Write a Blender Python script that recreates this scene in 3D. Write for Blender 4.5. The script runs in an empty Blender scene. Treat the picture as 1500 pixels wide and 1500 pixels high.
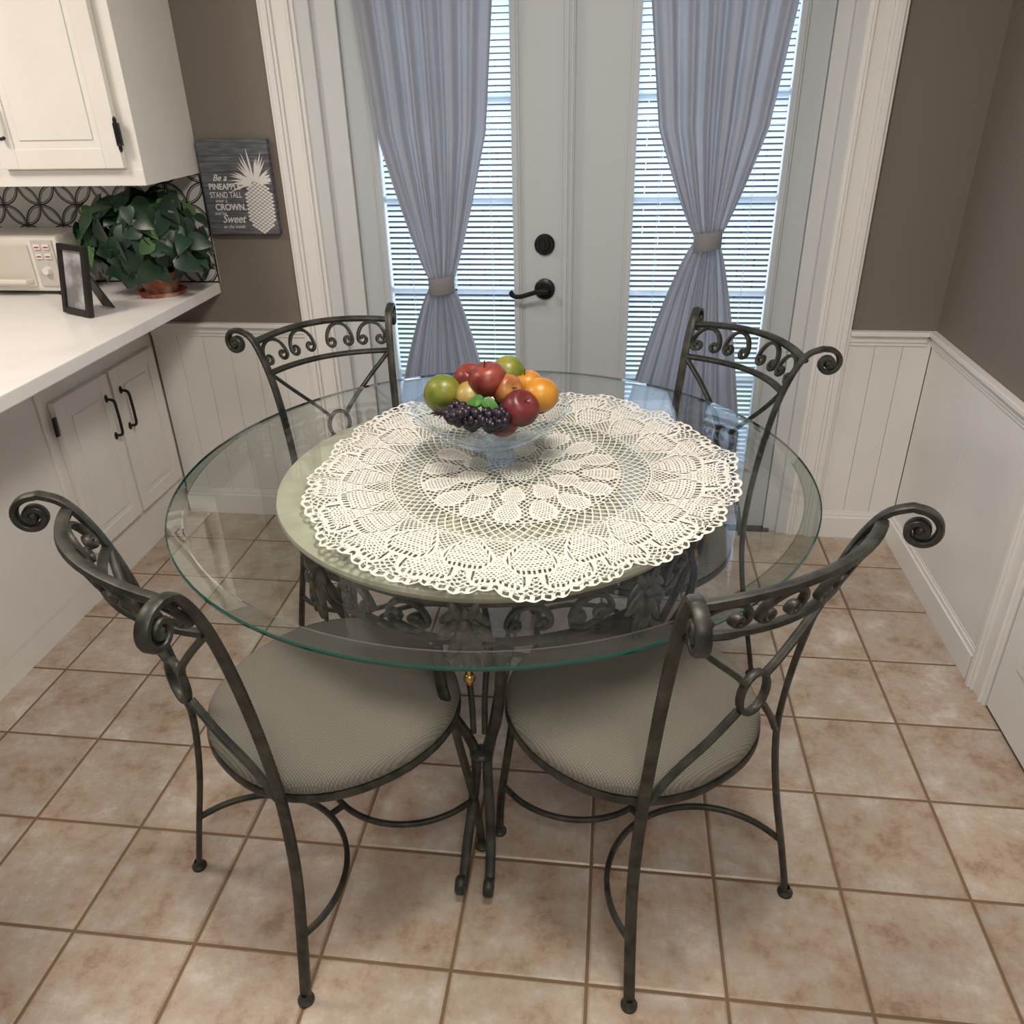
import bpy, math, random
import numpy as np
from mathutils import Vector, Matrix
random.seed(7); rng=np.random.RandomState(7)
scn=bpy.context.scene
COL=scn.collection
H=1.55; D=2.7746
XR=1.06; XRAIL=.78
TC=Vector((-.254,1.652,0))
try:
    scn.view_settings.view_transform='Standard'
    scn.view_settings.look='None'
except Exception: pass

# ---------------------------------------------------------------- materials
def mat(name,col,rough=.5,metal=0,noise=None,bump=None,spec=.5,coat=0,emit=None):
    m=bpy.data.materials.new(name); m.use_nodes=True
    nt=m.node_tree; b=nt.nodes['Principled BSDF']
    b.inputs['Base Color'].default_value=(*col,1)
    b.inputs['Roughness'].default_value=rough
    b.inputs['Metallic'].default_value=metal
    b.inputs['Specular IOR Level'].default_value=spec
    if coat: b.inputs['Coat Weight'].default_value=coat
    if noise or bump:
        tc=nt.nodes.new('ShaderNodeTexCoord')
    if noise:  # (scale, col2, detail, lo, hi)
        n=nt.nodes.new('ShaderNodeTexNoise'); n.inputs['Scale'].default_value=noise[0]
        n.inputs['Detail'].default_value=noise[2]
        nt.links.new(tc.outputs['Object'],n.inputs['Vector'])
        r=nt.nodes.new('ShaderNodeValToRGB')
        r.color_ramp.elements[0].position=noise[3]; r.color_ramp.elements[1].position=noise[4]
        r.color_ramp.elements[0].color=(*col,1); r.color_ramp.elements[1].color=(*noise[1],1)
        nt.links.new(n.outputs['Fac'],r.inputs['Fac']); nt.links.new(r.outputs['Color'],b.inputs['Base Color'])
    if bump:   # (scale,strength,dist)
        n2=nt.nodes.new('ShaderNodeTexNoise'); n2.inputs['Scale'].default_value=bump[0]; n2.inputs['Detail'].default_value=4
        nt.links.new(tc.outputs['Object'],n2.inputs['Vector'])
        bp=nt.nodes.new('ShaderNodeBump'); bp.inputs['Strength'].default_value=bump[1]; bp.inputs['Distance'].default_value=bump[2]
        nt.links.new(n2.outputs['Fac'],bp.inputs['Height']); nt.links.new(bp.outputs['Normal'],b.inputs['Normal'])
    return m
def glassmat(name,tint=(.93,.97,.95),f0=.04,rough=0.0,k=.9):
    # thin clear glass: transparent + Schlick-Fresnel reflection (same from both sides)
    m=bpy.data.materials.new(name); m.use_nodes=True; nt=m.node_tree
    for n in list(nt.nodes): nt.nodes.remove(n)
    o=nt.nodes.new('ShaderNodeOutputMaterial'); t=nt.nodes.new('ShaderNodeBsdfTransparent'); g=nt.nodes.new('ShaderNodeBsdfGlossy')
    t.inputs['Color'].default_value=(*tint,1); g.inputs['Roughness'].default_value=rough
    lw=nt.nodes.new('ShaderNodeLayerWeight'); lw.inputs['Blend'].default_value=.5
    pw=nt.nodes.new('ShaderNodeMath'); pw.operation='POWER'; pw.inputs[1].default_value=5
    ma=nt.nodes.new('ShaderNodeMath'); ma.operation='MULTIPLY_ADD'; ma.inputs[1].default_value=k; ma.inputs[2].default_value=f0
    mx=nt.nodes.new('ShaderNodeMixShader')
    nt.links.new(lw.outputs['Facing'],pw.inputs[0]); nt.links.new(pw.outputs[0],ma.inputs[0]); nt.links.new(ma.outputs[0],mx.inputs[0])
    nt.links.new(t.outputs[0],mx.inputs[1]); nt.links.new(g.outputs[0],mx.inputs[2]); nt.links.new(mx.outputs[0],o.inputs[0])
    return m
def trans_mat(name,col,tr,w):
    m=bpy.data.materials.new(name); m.use_nodes=True; nt=m.node_tree
    b=nt.nodes['Principled BSDF']; b.inputs['Base Color'].default_value=(*col,1); b.inputs['Roughness'].default_value=.8
    b.inputs['Specular IOR Level'].default_value=.15
    t=nt.nodes.new('ShaderNodeBsdfTranslucent'); t.inputs['Color'].default_value=(*tr,1)
    mx=nt.nodes.new('ShaderNodeMixShader'); mx.inputs[0].default_value=w
    o=nt.nodes['Material Output']
    nt.links.new(b.outputs[0],mx.inputs[1]); nt.links.new(t.outputs[0],mx.inputs[2]); nt.links.new(mx.outputs[0],o.inputs[0])
    return m

m_iron=mat('iron_pewter',(.022,.023,.020),.46,.35,noise=(30,(.068,.068,.056),3,.35,.7),bump=(60,.2,.002))
m_seat=mat('seat_fabric',(.225,.210,.178),.9,0,spec=.2)
def weave(m,sc):
    nt=m.node_tree;b=nt.nodes['Principled BSDF'];tc=nt.nodes.new('ShaderNodeTexCoord')
    ws=[]
    for d in ('X','Y'):
        w=nt.nodes.new('ShaderNodeTexWave'); w.bands_direction=d; w.inputs['Scale'].default_value=sc
        nt.links.new(tc.outputs['Object'],w.inputs['Vector']); ws.append(w)
    mm=nt.nodes.new('ShaderNodeMath'); mm.operation='MULTIPLY'
    nt.links.new(ws[0].outputs['Fac'],mm.inputs[0]); nt.links.new(ws[1].outputs['Fac'],mm.inputs[1])
    r=nt.nodes.new('ShaderNodeValToRGB'); c=b.inputs['Base Color'].default_value
    r.color_ramp.elements[0].color=(c[0]*.68,c[1]*.68,c[2]*.68,1); r.color_ramp.elements[1].color=(c[0]*1.25,c[1]*1.25,c[2]*1.25,1)
    nt.links.new(mm.outputs[0],r.inputs['Fac']); nt.links.new(r.outputs[0],b.inputs['Base Color'])
    bp=nt.nodes.new('ShaderNodeBump'); bp.inputs['Strength'].default_value=.4; bp.inputs['Distance'].default_value=.002
    nt.links.new(mm.outputs[0],bp.inputs['Height']); nt.links.new(bp.outputs['Normal'],b.inputs['Normal'])
weave(m_seat,75)
m_stone=mat('fossil_stone',(.40,.40,.31),.45,0,noise=(14,(.58,.57,.47),8,.3,.7))
m_brass=mat('brass',(.5,.35,.12),.3,1)
m_glass=glassmat('table_glass',(.955,.975,.965),.045)
m_bev=glassmat('table_glass_bevel',(.76,.84,.82),.17)
m_line=glassmat('table_glass_bevel_line',(.70,.80,.78),.45)
m_edge=mat('glass_edge_green',(.006,.060,.048),.08,0,spec=.8)
m_bowl=glassmat('bowl_glass',(.90,.92,.92),.035,.0,.5)
m_lace=mat('cotton_lace',(.76,.74,.685),.9,0,bump=(500,.6,.002),spec=.1)
m_white=mat('trim_white',(.80,.79,.77),.45,0)
m_wains=mat('wainscot_white',(.82,.81,.79),.5,0,noise=(3,(.75,.745,.72),3,.3,.8))
m_door=mat('door_paint',(.50,.535,.57),.4,0)
m_cab=mat('cabinet_white',(.80,.78,.74),.4,0,noise=(6,(.75,.725,.68),4,.35,.8))
m_taupe=mat('wall_taupe',(.195,.168,.143),.75,0,bump=(180,.12,.002))
m_ceil=mat('ceiling_white',(.8,.79,.77),.9,0)
m_black=mat('black_metal',(.012,.012,.012),.35,.3)
m_count=mat('counter_laminate',(.82,.80,.785),.28,0,noise=(5,(.72,.69,.67),8,.5,.85))
m_grout=mat('grout',(.20,.125,.072),.9,0)

def tilemat():
    m=bpy.data.materials.new('floor_tile'); m.use_nodes=True; nt=m.node_tree; b=nt.nodes['Principled BSDF']
    tc=nt.nodes.new('ShaderNodeTexCoord'); geo=nt.nodes.new('ShaderNodeNewGeometry')
    ad=nt.nodes.new('ShaderNodeVectorMath'); ad.operation='MULTIPLY_ADD'
    cb=nt.nodes.new('ShaderNodeCombineXYZ')
    for i in range(3): nt.links.new(geo.outputs['Random Per Island'],cb.inputs[i])
    ad.inputs[1].default_value=(40,30,20)
    nt.links.new(cb.outputs[0],ad.inputs[0]); nt.links.new(tc.outputs['Object'],ad.inputs[2])
    n=nt.nodes.new('ShaderNodeTexNoise'); n.inputs['Scale'].default_value=9; n.inputs['Detail'].default_value=9; n.inputs['Roughness'].default_value=.75
    nt.links.new(ad.outputs[0],n.inputs['Vector'])
    r=nt.nodes.new('ShaderNodeValToRGB'); e=r.color_ramp.elements
    e[0].position=.33; e[0].color=(.30,.20,.14,1); e[1].position=.67; e[1].color=(.62,.555,.49,1)
    x=e.new(.44); x.color=(.44,.33,.25,1); x=e.new(.55); x.color=(.49,.415,.35,1)
    nt.links.new(n.outputs['Fac'],r.inputs['Fac'])
    hs=nt.nodes.new('ShaderNodeHueSaturation')
    mr=nt.nodes.new('ShaderNodeMapRange'); mr.inputs[3].default_value=.90; mr.inputs[4].default_value=1.08
    nt.links.new(geo.outputs['Random Per Island'],mr.inputs[0]); nt.links.new(mr.outputs[0],hs.inputs['Value'])
    nt.links.new(r.outputs[0],hs.inputs['Color']); nt.links.new(hs.outputs[0],b.inputs['Base Color'])
    b.inputs['Roughness'].default_value=.34
    n2=nt.nodes.new('ShaderNodeTexNoise'); n2.inputs['Scale'].default_value=35; nt.links.new(tc.outputs['Object'],n2.inputs['Vector'])
    bp=nt.nodes.new('ShaderNodeBump'); bp.inputs['Strength'].default_value=.25; bp.inputs['Distance'].default_value=.003
    nt.links.new(n2.outputs['Fac'],bp.inputs['Height']); nt.links.new(bp.outputs['Normal'],b.inputs['Normal'])
    return m
m_tile=tilemat()

# ---------------------------------------------------------------- mesh helpers
class Acc:
    def __init__(s): s.v=[]; s.f=[]; s.m=[]
    def add(s,v,f,mi=0):
        o=len(s.v); s.v+= [tuple(x) for x in v]; s.f+=[tuple(i+o for i in q) for q in f]; s.m+=[mi]*len(f)
    def box(s,a,b,mi=0,M=None):
        x0,y0,z0=a;x1,y1,z1=b
        v=[(x0,y0,z0),(x1,y0,z0),(x1,y1,z0),(x0,y1,z0),(x0,y0,z1),(x1,y0,z1),(x1,y1,z1),(x0,y1,z1)]
        if M: v=[M@Vector(p) for p in v]
        s.add(v,[(0,3,2,1),(4,5,6,7),(0,1,5,4),(1,2,6,5),(2,3,7,6),(3,0,4,7)],mi)
    def sweep(s,pts,rx,ry=None,ref=(0,0,1),closed=False,smooth=4,sq=True,mi=0,taper=None,M=None):
        if ry is None: ry=rx
        P=[Vector(p) for p in pts]
        if smooth>1: P=catmull(P,smooth,closed)
        if M: P=[M@p for p in P]; ref=M.to_3x3()@Vector(ref)
        n=len(P); ref=Vector(ref).normalized()
        K=8
        if sq: prof=[(1,.6),(.6,1),(-.6,1),(-1,.6),(-1,-.6),(-.6,-1),(.6,-1),(1,-.6)]
        else: prof=[(math.cos(2*math.pi*k/K),math.sin(2*math.pi*k/K)) for k in range(K)]
        V=[];F=[]; prevn=None
        for i in range(n):
            if closed: t=P[(i+1)%n]-P[i-1]
            else: t=P[min(i+1,n-1)]-P[max(i-1,0)]
            if t.length<1e-9: t=Vector((0,0,1))
            t.normalize()
            if prevn is None:
                nn=ref-t*ref.dot(t)
                if nn.length<.05: nn=Vector((1,0,0))-t*t.x
                if nn.length<.05: nn=Vector((0,1,0))-t*t.y
            else:
                a=ref-t*ref.dot(t)
                nn=prevn-t*prevn.dot(t)
                if a.length>.25:
                    a.normalize()
                    if a.dot(nn)<0: a=-a
                    nn=a
            nn.normalize(); prevn=nn; bb=t.cross(nn)
            k=taper(i/(n-1)) if taper else 1
            for (u,w) in prof: V.append(P[i]+bb*(u*rx*k)+nn*(w*ry*k))
        for i in range(n if closed else n-1):
            j=(i+1)%n
            for k in range(K): F.append((i*K+k,i*K+(k+1)%K,j*K+(k+1)%K,j*K+k))
        if not closed:
            F.append(tuple(range(K))[::-1]); F.append(tuple((n-1)*K+k for k in range(K)))
        s.add(V,F,mi)
    def lathe(s,prof,seg=48,c=(0,0,0),mi=0,M=None,sy=1):
        V=[];F=[];n=len(prof)
        for k in range(seg):
            a=2*math.pi*k/seg
            for r,z in prof:
                p=Vector((c[0]+r*math.cos(a),c[1]+r*math.sin(a)*sy,c[2]+z)); V.append(M@p if M else p)
        for k in range(seg):
            j=(k+1)%seg
            for i in range(n-1): F.append((k*n+i,j*n+i,j*n+i+1,k*n+i+1))
        s.add(V,F,mi)
    def ball(s,c,r,seg=16,ring=10,mi=0,M=None):
        if not hasattr(r,'__len__'): r=(r,r,r)
        V=[];F=[]
        for i in range(ring+1):
            ph=math.pi*i/ring
            for k in range(seg):
                a=2*math.pi*k/seg
                p=Vector((r[0]*math.sin(ph)*math.cos(a),r[1]*math.sin(ph)*math.sin(a),r[2]*math.cos(ph)))
                p=(M@p if M else p); V.append(p+Vector(c))
        for i in range(ring):
            for k in range(seg):
                j=(k+1)%seg
                F.append((i*seg+k,(i+1)*seg+k,(i+1)*seg+j,i*seg+j))
        s.add(V,F,mi)
    def obj(s,name,mats,smooth=True,parent=None,bevel=0,mod=None,ang=40):
        me=bpy.data.meshes.new(name); me.from_pydata(s.v,[],s.f)
        if not isinstance(mats,(list,tuple)): mats=[mats]
        for m in mats: me.materials.append(m)
        me.polygons.foreach_set('material_index',s.m)
        me.validate(); me.update()
        o=bpy.data.objects.new(name,me); COL.objects.link(o)
        if smooth:
            me.shade_smooth()
            try: me.set_sharp_from_angle(angle=math.radians(ang))
            except Exception: pass
        if bevel:
            b=o.modifiers.new('bev','BEVEL'); b.width=bevel; b.segments=2; b.limit_method='ANGLE'
        if parent: setpar(o,parent)
        return o
def catmull(P,sub,closed=False):
    n=len(P); out=[]
    rng_=range(n if closed else n-1)
    for i in rng_:
        if closed: p0,p1,p2,p3=P[i-1],P[i],P[(i+1)%n],P[(i+2)%n]
        else: p0,p1,p2,p3=P[max(i-1,0)],P[i],P[i+1],P[min(i+2,n-1)]
        for k in range(sub):
            t=k/sub
            out.append(.5*((2*p1)+(p2-p0)*t+(2*p0-5*p1+4*p2-p3)*t*t+(3*p1-p0-3*p2+p3)*t**3))
    if not closed: out.append(P[-1].copy())
    return out
def setpar(o,p):
    o.parent=p; o.matrix_parent_inverse=p.matrix_basis.inverted()
def empty(name,loc=(0,0,0),rotz=0):
    e=bpy.data.objects.new(name,None); e.matrix_basis=Matrix.Translation(loc)@Matrix.Rotation(rotz,4,'Z')
    e.empty_display_size=.1; COL.objects.link(e); return e
def box(name,a,b,m,parent=None,bevel=0):
    A=Acc(); A.box(a,b); return A.obj(name,m,False,parent,bevel)

# ================================================================= ROOM SHELL
s=.2665; c1=.5322; y0=2.2877
A=Acc(); A.box((-3.3,-1.6,-.05),(XR+.02,D+.08,-.003),1)
g=.0035
for i in range(-16,4):
    for j in range(-3,17):
        xa=c1+(i)*s; ya=y0-(j)*s
        x0,x1,y1,yb=xa+g,xa+s-g,ya-g,ya-s+g
        x0=max(x0,-3.28);x1=min(x1,XR);y1=min(y1,D+.06)
        if x1-x0<.01 or y1-yb<.01 or yb<-1.7: continue
        b=.004
        v=[(x0,yb,-.003),(x1,yb,-.003),(x1,y1,-.003),(x0,y1,-.003),(x0+b,yb+b,0),(x1-b,yb+b,0),(x1-b,y1-b,0),(x0+b,y1-b,0)]
        A.add(v,[(4,5,6,7),(0,1,5,4),(1,2,6,5),(2,3,7,6),(3,0,4,7)],0)
A.obj('floor',[m_tile,m_grout],False)
OL,OR,OT=-1.0,.69,2.07
A=Acc(); A.box((-3.3,D,0),(OL,D+.12,2.5)); A.box((OR,D,0),(XR+.12,D+.12,2.5)); A.box((OL,D,OT),(OR,D+.12,2.5)); A.obj('wall_back',m_taupe,False)
box('wall_right',(XR,-1.6,0),(XR+.1,D,2.5),m_taupe)
box('wall_left',(-3.4,-1.6,0),(-3.3,D+.12,2.5),m_taupe)
box('ceiling',(-3.4,-1.6,2.44),(XR+.12,D+.12,2.5),m_ceil)
def boards(name,segs,axis,base,th,z0,z1,w):
    A=Acc()
    for a,b in segs:
        n=max(1,round((b-a)/w)); ww=(b-a)/n
        for i in range(n):
            p,q=a+i*ww+.0006,a+(i+1)*ww-.0006
            if axis=='x': A.box((p,base-th,z0),(q,base-.0005,z1))
            else: A.box((base-th,p,z0),(base-.0005,q,z1))
    return A.obj(name,m_wains,False,None,.001)
boards('wainscot_back',[(-1.69,-1.10),(.785,XR-.009)],'x',D,.008,0,.76,.098)
boards('wainscot_right',[(1.955,D-.009)],'y',XR,.008,0,.76,.41)
def rail(name,segs,axis,base):
    A=Acc()
    for a,b in segs:
        for (t,z0,z1) in ((.028,.768,.783),(.016,.745,.768),(.012,.732,.745)):
            if axis=='x': A.box((a,base-t,z0),(b,base-.0005,z1))
            else: A.box((base-t,a,z0),(base-.0005,b,z1))
    A.obj(name,m_white,False,None,.002)
rail('trim_1',[(-1.69,-1.10),(.785,XR-.0285)],'x',D)
rail('trim_2',[(1.955,D-.001)],'y',XR)
def bb(name,segs,axis,base):
    A=Acc()
    for a,b in segs:
        for (t,z0,z1) in ((.022,0,.085),(.016,.085,.10),(.012,.10,.108)):
            if axis=='x': A.box((a,base-t,z0),(b,base-.009,z1))
            else: A.box((base-t,a,z0),(base-.009,b,z1))
    A.obj(name,m_white,False,None,.002)
bb('baseboard_back',[(-1.69,-1.10),(.785,XR-.023)],'x',D)
bb('baseboard_right',[(1.955,D-.009)],'y',XR)
def casing(A,xi,xo,z0,z1):
    sg=1 if xo>xi else -1; w=abs(xo-xi)
    for a,b,t in ((0,.12,.012),(.12,.2,.020),(.2,.62,.014),(.62,.72,.021),(.72,.9,.026),(.9,1,.018)):
        xa,xb=sorted((xi+sg*w*a,xi+sg*w*b)); A.box((xa,D-t,z0),(xb,D-.0005,z1))
A=Acc(); casing(A,-.99,-1.10,0,2.16); casing(A,.68,.785,0,2.16)
for (a,b,t) in ((2.05,2.08,.014),(2.08,2.13,.016),(2.13,2.16,.026)): A.box((-1.1,D-t-.002,a),(.785,D-.0005,b))
A.obj('trim_3',m_white,False,None,.002)
A=Acc()
A.box((-1.0,D-.005,0),(-.945,D+.10,2.07)); A.box((-.945,D+.012,0),(-.868,D+.10,2.07))
A.box((.60,D+.012,0),(.645,D+.10,2.07)); A.box((.645,D-.005,0),(.69,D+.10,2.07)); A.box((-.868,D+.012,2.035),(.60,D+.1,2.07))
A.obj('trim_4',mat('jamb_paint',(.62,.64,.66),.4),False,None,.002)
box('threshold',(-.9,D-.0,.0005),(.62,D+.1,.012),m_black)
A=Acc()
for a,b,t in ((0,.12,.012),(.12,.2,.020),(.2,.62,.014),(.62,.72,.021),(.72,.9,.026),(.9,1,.018)):
    A.box((XR-t,1.845+.105*a,0),(XR-.0005,1.845+.105*b,2.12))
A.box((XR-.02,.95,0),(XR-.0005,1.055,2.12)); A.box((XR-.02,1.055,2.04),(XR-.0005,1.845,2.12))
A.obj('trim_5',m_white,False,None,.002)
rd=empty('door_3',(XR,1.45,0))
A=Acc(); A.box((XR-.006,1.06,.01),(XR-.0005,1.84,2.035))
for z0,z1 in ((.2,.9),(1.05,1.9)):
    for ya,yb in ((1.14,1.41),(1.49,1.76)): 
        A.box((XR-.012,ya,z0),(XR-.006,yb,z1)); A.box((XR-.016,ya+.03,z0+.03),(XR-.012,yb-.03,z1-.03))
A.obj('door_panel',m_white,False,rd,.002)

# ================================================================= FRENCH DOORS
m_blind=trans_mat('blind_slat',(.70,.76,.83),(.80,.89,1.0),.58)
def french(name,x0,x1,gx0,gx1,hand=False):
    R=empty(name,((x0+x1)/2,D+.03,0)); yf=D+.025; yb=D+.07; gz0,gz1=.27,1.90
    A=Acc()
    A.box((x0,yf,.012),(gx0,yb,2.03)); A.box((gx1,yf,.012),(x1,yb,2.03))
    A.box((gx0,yf,.012),(gx1,yb,gz0)); A.box((gx0,yf,gz1),(gx1,yb,2.03))
    for (t,o,i) in ((.010,.022,-.002),(.016,.014,.004)):
        A.box((gx0-o,yf-t,gz0-o),(gx0+i,yf,gz1+o)); A.box((gx1-i,yf-t,gz0-o),(gx1+o,yf,gz1+o))
        A.box((gx0+i,yf-t,gz0-o),(gx1-i,yf,gz0+i)); A.box((gx0+i,yf-t,gz1-i),(gx1-i,yf,gz1+o))
    A.obj('door_slab',m_door,False,R,.002)
    A=Acc(); A.box((gx0,yf+.004,gz0),(gx1,yf+.006,gz1)); A.obj('glass_pane',m_paneg,False,R)
    A=Acc(); zz=gz0+.02
    while zz<gz1-.02:
        n=4; V=[];F=[]
        for k in range(n+1):
            t=k/n-.5; yy=yf+.021+t*.014; z=zz-t*.0135+.0015*math.cos(t*math.pi)
            V+= [(gx0+.004,yy,z),(gx1-.004,yy,z)]
        for k in range(n): F.append((2*k,2*k+1,2*k+3,2*k+2))
        A.add(V,F); zz+=.0175
    for fx in (.18,.82):
        xx=gx0+(gx1-gx0)*fx; A.box((xx-.0008,yf+.011,gz0),(xx+.0008,yf+.012,gz1))
    A.obj('mini_blind',m_blind,True,R)
    A=Acc(); xm=(gx0+gx1)/2
    A.box((xm-.009,yf+.034,gz0),(xm+.009,yf+.042,gz1))
    for k in range(6):
        z=.29+.30*k
        if gz0<z<gz1: A.box((gx0,yf+.034,z-.009),(gx1,yf+.042,z+.009))
    A.obj('grille',m_white,False,R)
    return R
m_paneg=glassmat('window_pane',(.97,.98,.99),.03)
dl=french('door_1',-.866,-.172,-.775,-.335)
dr=french('door_2',-.143,.598,.048,.505)
A=Acc(); A.box((-.175,D+.006,.012),(-.140,D+.025,2.03)); A.box((-.168,D+.0,.012),(-.160,D+.006,2.03)); A.box((-.152,D+.0,.012),(-.145,D+.006,2.03))
A.obj('astragal',m_door,False,dr,.002)
yf=D+.025
RY=Matrix.Rotation(math.radians(90),4,'X')
A=Acc()
def disc(A,x,z,r,t,y=yf): A.lathe([(0,t),(r*.80,t),(r,t*.55),(r,0)],28,M=Matrix.Translation((x,y,z))@RY)
disc(A,-.235,1.052,.034,.014); disc(A,-.235,1.052,.020,.024)
A.box((-.238,yf-.034,1.038),(-.232,yf-.022,1.066))
A.obj('deadbolt',m_black,True,dl)
A=Acc(); disc(A,-.235,.905,.035,.012); disc(A,-.235,.905,.022,.02)
A.sweep([(-.235,yf-.012,.905),(-.235,yf-.05,.905)],.010,.010,smooth=1,sq=False)
A.sweep([(-.222,yf-.05,.905),(-.25,yf-.052,.907),(-.285,yf-.05,.897),(-.315,yf-.05,.889),(-.335,yf-.05,.890),(-.346,yf-.05,.898),(-.338,yf-.05,.905)],.008,.006,ref=(0,1,0),sq=False)
A.obj('lever_handle',m_black,True,dl)

box('exterior_patio_ground',(-5,D+.13,-.12),(5,9,-.06),mat('patio_concrete',(.42,.46,.42),.9,0,noise=(2,(.2,.3,.14),5,.4,.6)))
A=Acc()
for r in range(30):
    off=.12 if r%2 else 0
    for k in range(30): A.box((-4+k*.24+off,6.4,-.06+r*.075),(-4+k*.24+off+.23,6.5,-.06+r*.075+.067))
A.obj('exterior_brick_wall',mat('brick',(.42,.38,.38),.9,0,noise=(3,(.50,.47,.48),3,.4,.6)),False)

# ================================================================= CURTAINS
m_curt=trans_mat('curtain_sheer',(.30,.30,.32),(.46,.44,.45),.32)
def curtain(name,xt0,xt1,ztie,xtie,xb0,xb1,zb,nf,seed):
    r=np.random.RandomState(seed)
    Rt=empty(name,((xt0+xt1)/2,D-.03,0)); NU,NV=150,110; zt=2.02
    ph=r.uniform(0,6,6); V=[];F=[]
    for j in range(NV+1):
        z=zt+(zb-zt)*j/NV
        if z>ztie:
            t=(z-ztie)/(1.4-ztie); 
            tt=min(1,t); e=tt**.82
            L=xtie-.034+(xt0-(xtie-.034))*e; Rr=xtie+.034+(xt1-(xtie+.034))*e
            if t>1: L-= .04*(t-1); Rr+=.04*(t-1)
        else:
            t=(ztie-z)/(ztie-.55); e=min(1.25,t)**.75 
            L=xtie-.034+(xb0-(xtie-.034))*e; Rr=xtie+.034+(xb1-(xtie+.034))*e
        wid=Rr-L
        for i in range(NU+1):
            u=i/NU
            x=L+wid*(u+.012*math.sin(9*u+ph[0]+z*1.5))
            amp=.006+.009*min(1,(wid/.3))
            if abs(z-ztie)<.05: amp*=.6
            y=D-.030+amp*math.sin(2*math.pi*nf*u+ph[1]+.5*math.sin(3*z+ph[2]))+.3*amp*math.sin(2*math.pi*nf*2.3*u+ph[3]+2*z)
            b=math.exp(-((z-ztie)/.10)**2); y-=b*.018*math.sqrt(max(0,1-(2*u-1)**2))
            V.append((x,y,z))
    for j in range(NV):
        for i in range(NU):
            a=j*(NU+1)+i; F.append((a,a+1,a+NU+2,a+NU+1))
    A=Acc(); A.add(V,F); A.obj('drape',m_curt,True,Rt,ang=180)
    A=Acc(); V=[];F=[];K=32
    for k in range(K):
        a=2*math.pi*k/K
        for dz,rr in ((-.028,1.0),(-.024,1.06),(.024,1.06),(.028,1.0)):
            V.append((xtie+.042*rr*math.cos(a),D-.042+.028*rr*math.sin(a),ztie+dz+.006*math.cos(a)))
    for k in range(K):
        j=(k+1)%K
        for i in range(3): F.append((k*4+i,j*4+i,j*4+i+1,k*4+i+1))
    A.add(V,F); A.obj('tieback',m_tie,True,Rt)
    A=Acc(); A.sweep([(xt0-.12,D-.03,2.0),(xt1+.12,D-.03,2.0)],.008,.008,smooth=1,sq=False); A.ball((xt0-.13,D-.03,2.0),.015); A.ball((xt1+.13,D-.03,2.0),.015)
    A.obj('curtain_rod',m_black,True,Rt)
m_tie=mat('tieback_fabric',(.21,.213,.23),.85,0)
curtain('curtain',-.755,-.415,.93,-.58,-.75,-.43,.28,6,1)
curtain('curtain',.12,.44,1.075,.29,.07,.44,.28,6,2)

# ================================================================= LEFT: PENINSULA, CABINETS
FX=-1.70; CX=-1.39; CZ=.926
R=empty('kitchen_peninsula',(-2,1.6,0))
A=Acc(); A.box((-2.7,.45,CZ-.038),(CX,D-.0005,CZ)); A.obj('countertop',m_count,False,R,.004)
A=Acc(); A.box((-2.6,.55,.09),(FX,D-.0005,CZ-.038)); A.box((-2.55,.6,0),(FX-.002,D-.0005,.09)); A.obj('cabinet_body',m_cab,False,R)
A=Acc(); A.box((FX,.56,CZ-.10),(FX+.012,D-.001,CZ-.038)); A.box((FX,2.09,.10),(FX+.008,2.115,CZ-.10)); A.obj('face_frame',m_cab,False,R,.002)
def cabdoor_x(A,ya,yb,z0,z1,x):
    A.box((x,ya,z0),(x+.016,yb,z1))
    w=.05
    A.box((x+.016,ya,z0),(x+.020,ya+w,z1));A.box((x+.016,yb-w,z0),(x+.020,yb,z1))
    A.box((x+.016,ya+w,z0),(x+.020,yb-w,z0+w));A.box((x+.016,ya+w,z1-w),(x+.020,yb-w,z1))
    A.box((x+.016,ya+w+.02,z0+w+.02),(x+.0195,yb-w-.02,z1-w-.02))
A=Acc(); cabdoor_x(A,2.14,2.43,.17,.70,FX+.001); cabdoor_x(A,2.445,2.735,.17,.70,FX+.001)
A.obj('cabinet_doors',m_cab,False,R,.003)
A=Acc()
for y in (2.395,2.485):
    x=FX+.02
    A.sweep([(x,y,.49),(x+.026,y,.495),(x+.03,y,.53),(x+.03,y,.58),(x+.026,y,.615),(x,y,.62)],.005,.005,sq=False)
    A.ball((x+.002,y,.488),(.004,.009,.014)); A.ball((x+.002,y,.622),(.004,.009,.014))
for z in (.25,.63): A.sweep([(FX+.018,2.125,z-.03),(FX+.022,2.125,z+.03)],.008,.004,smooth=1)
A.obj('pulls',m_black,True,R)
R=empty('upper_cabinet',(-2,2.6,1.6))
UX=-1.385; UY=2.425
A=Acc(); A.box((-3.2,UY,1.285),(UX,D-.0005,2.25)); A.box((-3.2,UY-.002,1.285),(UX,UY,1.33)); A.obj('carcass',m_cab,False,R,.003)
A=Acc()
for xa,xb in ((-1.815,-1.43),(-2.235,-1.85),(-2.655,-2.27)):
    z0,z1=1.335,2.2; y=UY-.003
    A.box((xa,y-.016,z0),(xb,y,z1)); w=.055
    A.box((xa,y-.021,z0),(xa+w,y-.016,z1));A.box((xb-w,y-.021,z0),(xb,y-.016,z1));A.box((xa+w,y-.021,z0),(xb-w,y-.016,z0+w));A.box((xa+w,y-.021,z1-w),(xb-w,y-.016,z1))
    A.box((xa+w+.022,y-.020,z0+w+.022),(xb-w-.022,y-.016,z1-w-.022))
A.obj('cabinet_doors',m_cab,False,R,.003)
A=Acc()
for xh in (-1.425,-1.845):
    A.box((xh-.008,UY-.028,1.395),(xh+.008,UY-.019,1.455)); A.ball((xh,UY-.026,1.39),(.006,.004,.012)); A.ball((xh,UY-.026,1.46),(.006,.004,.012))
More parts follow.
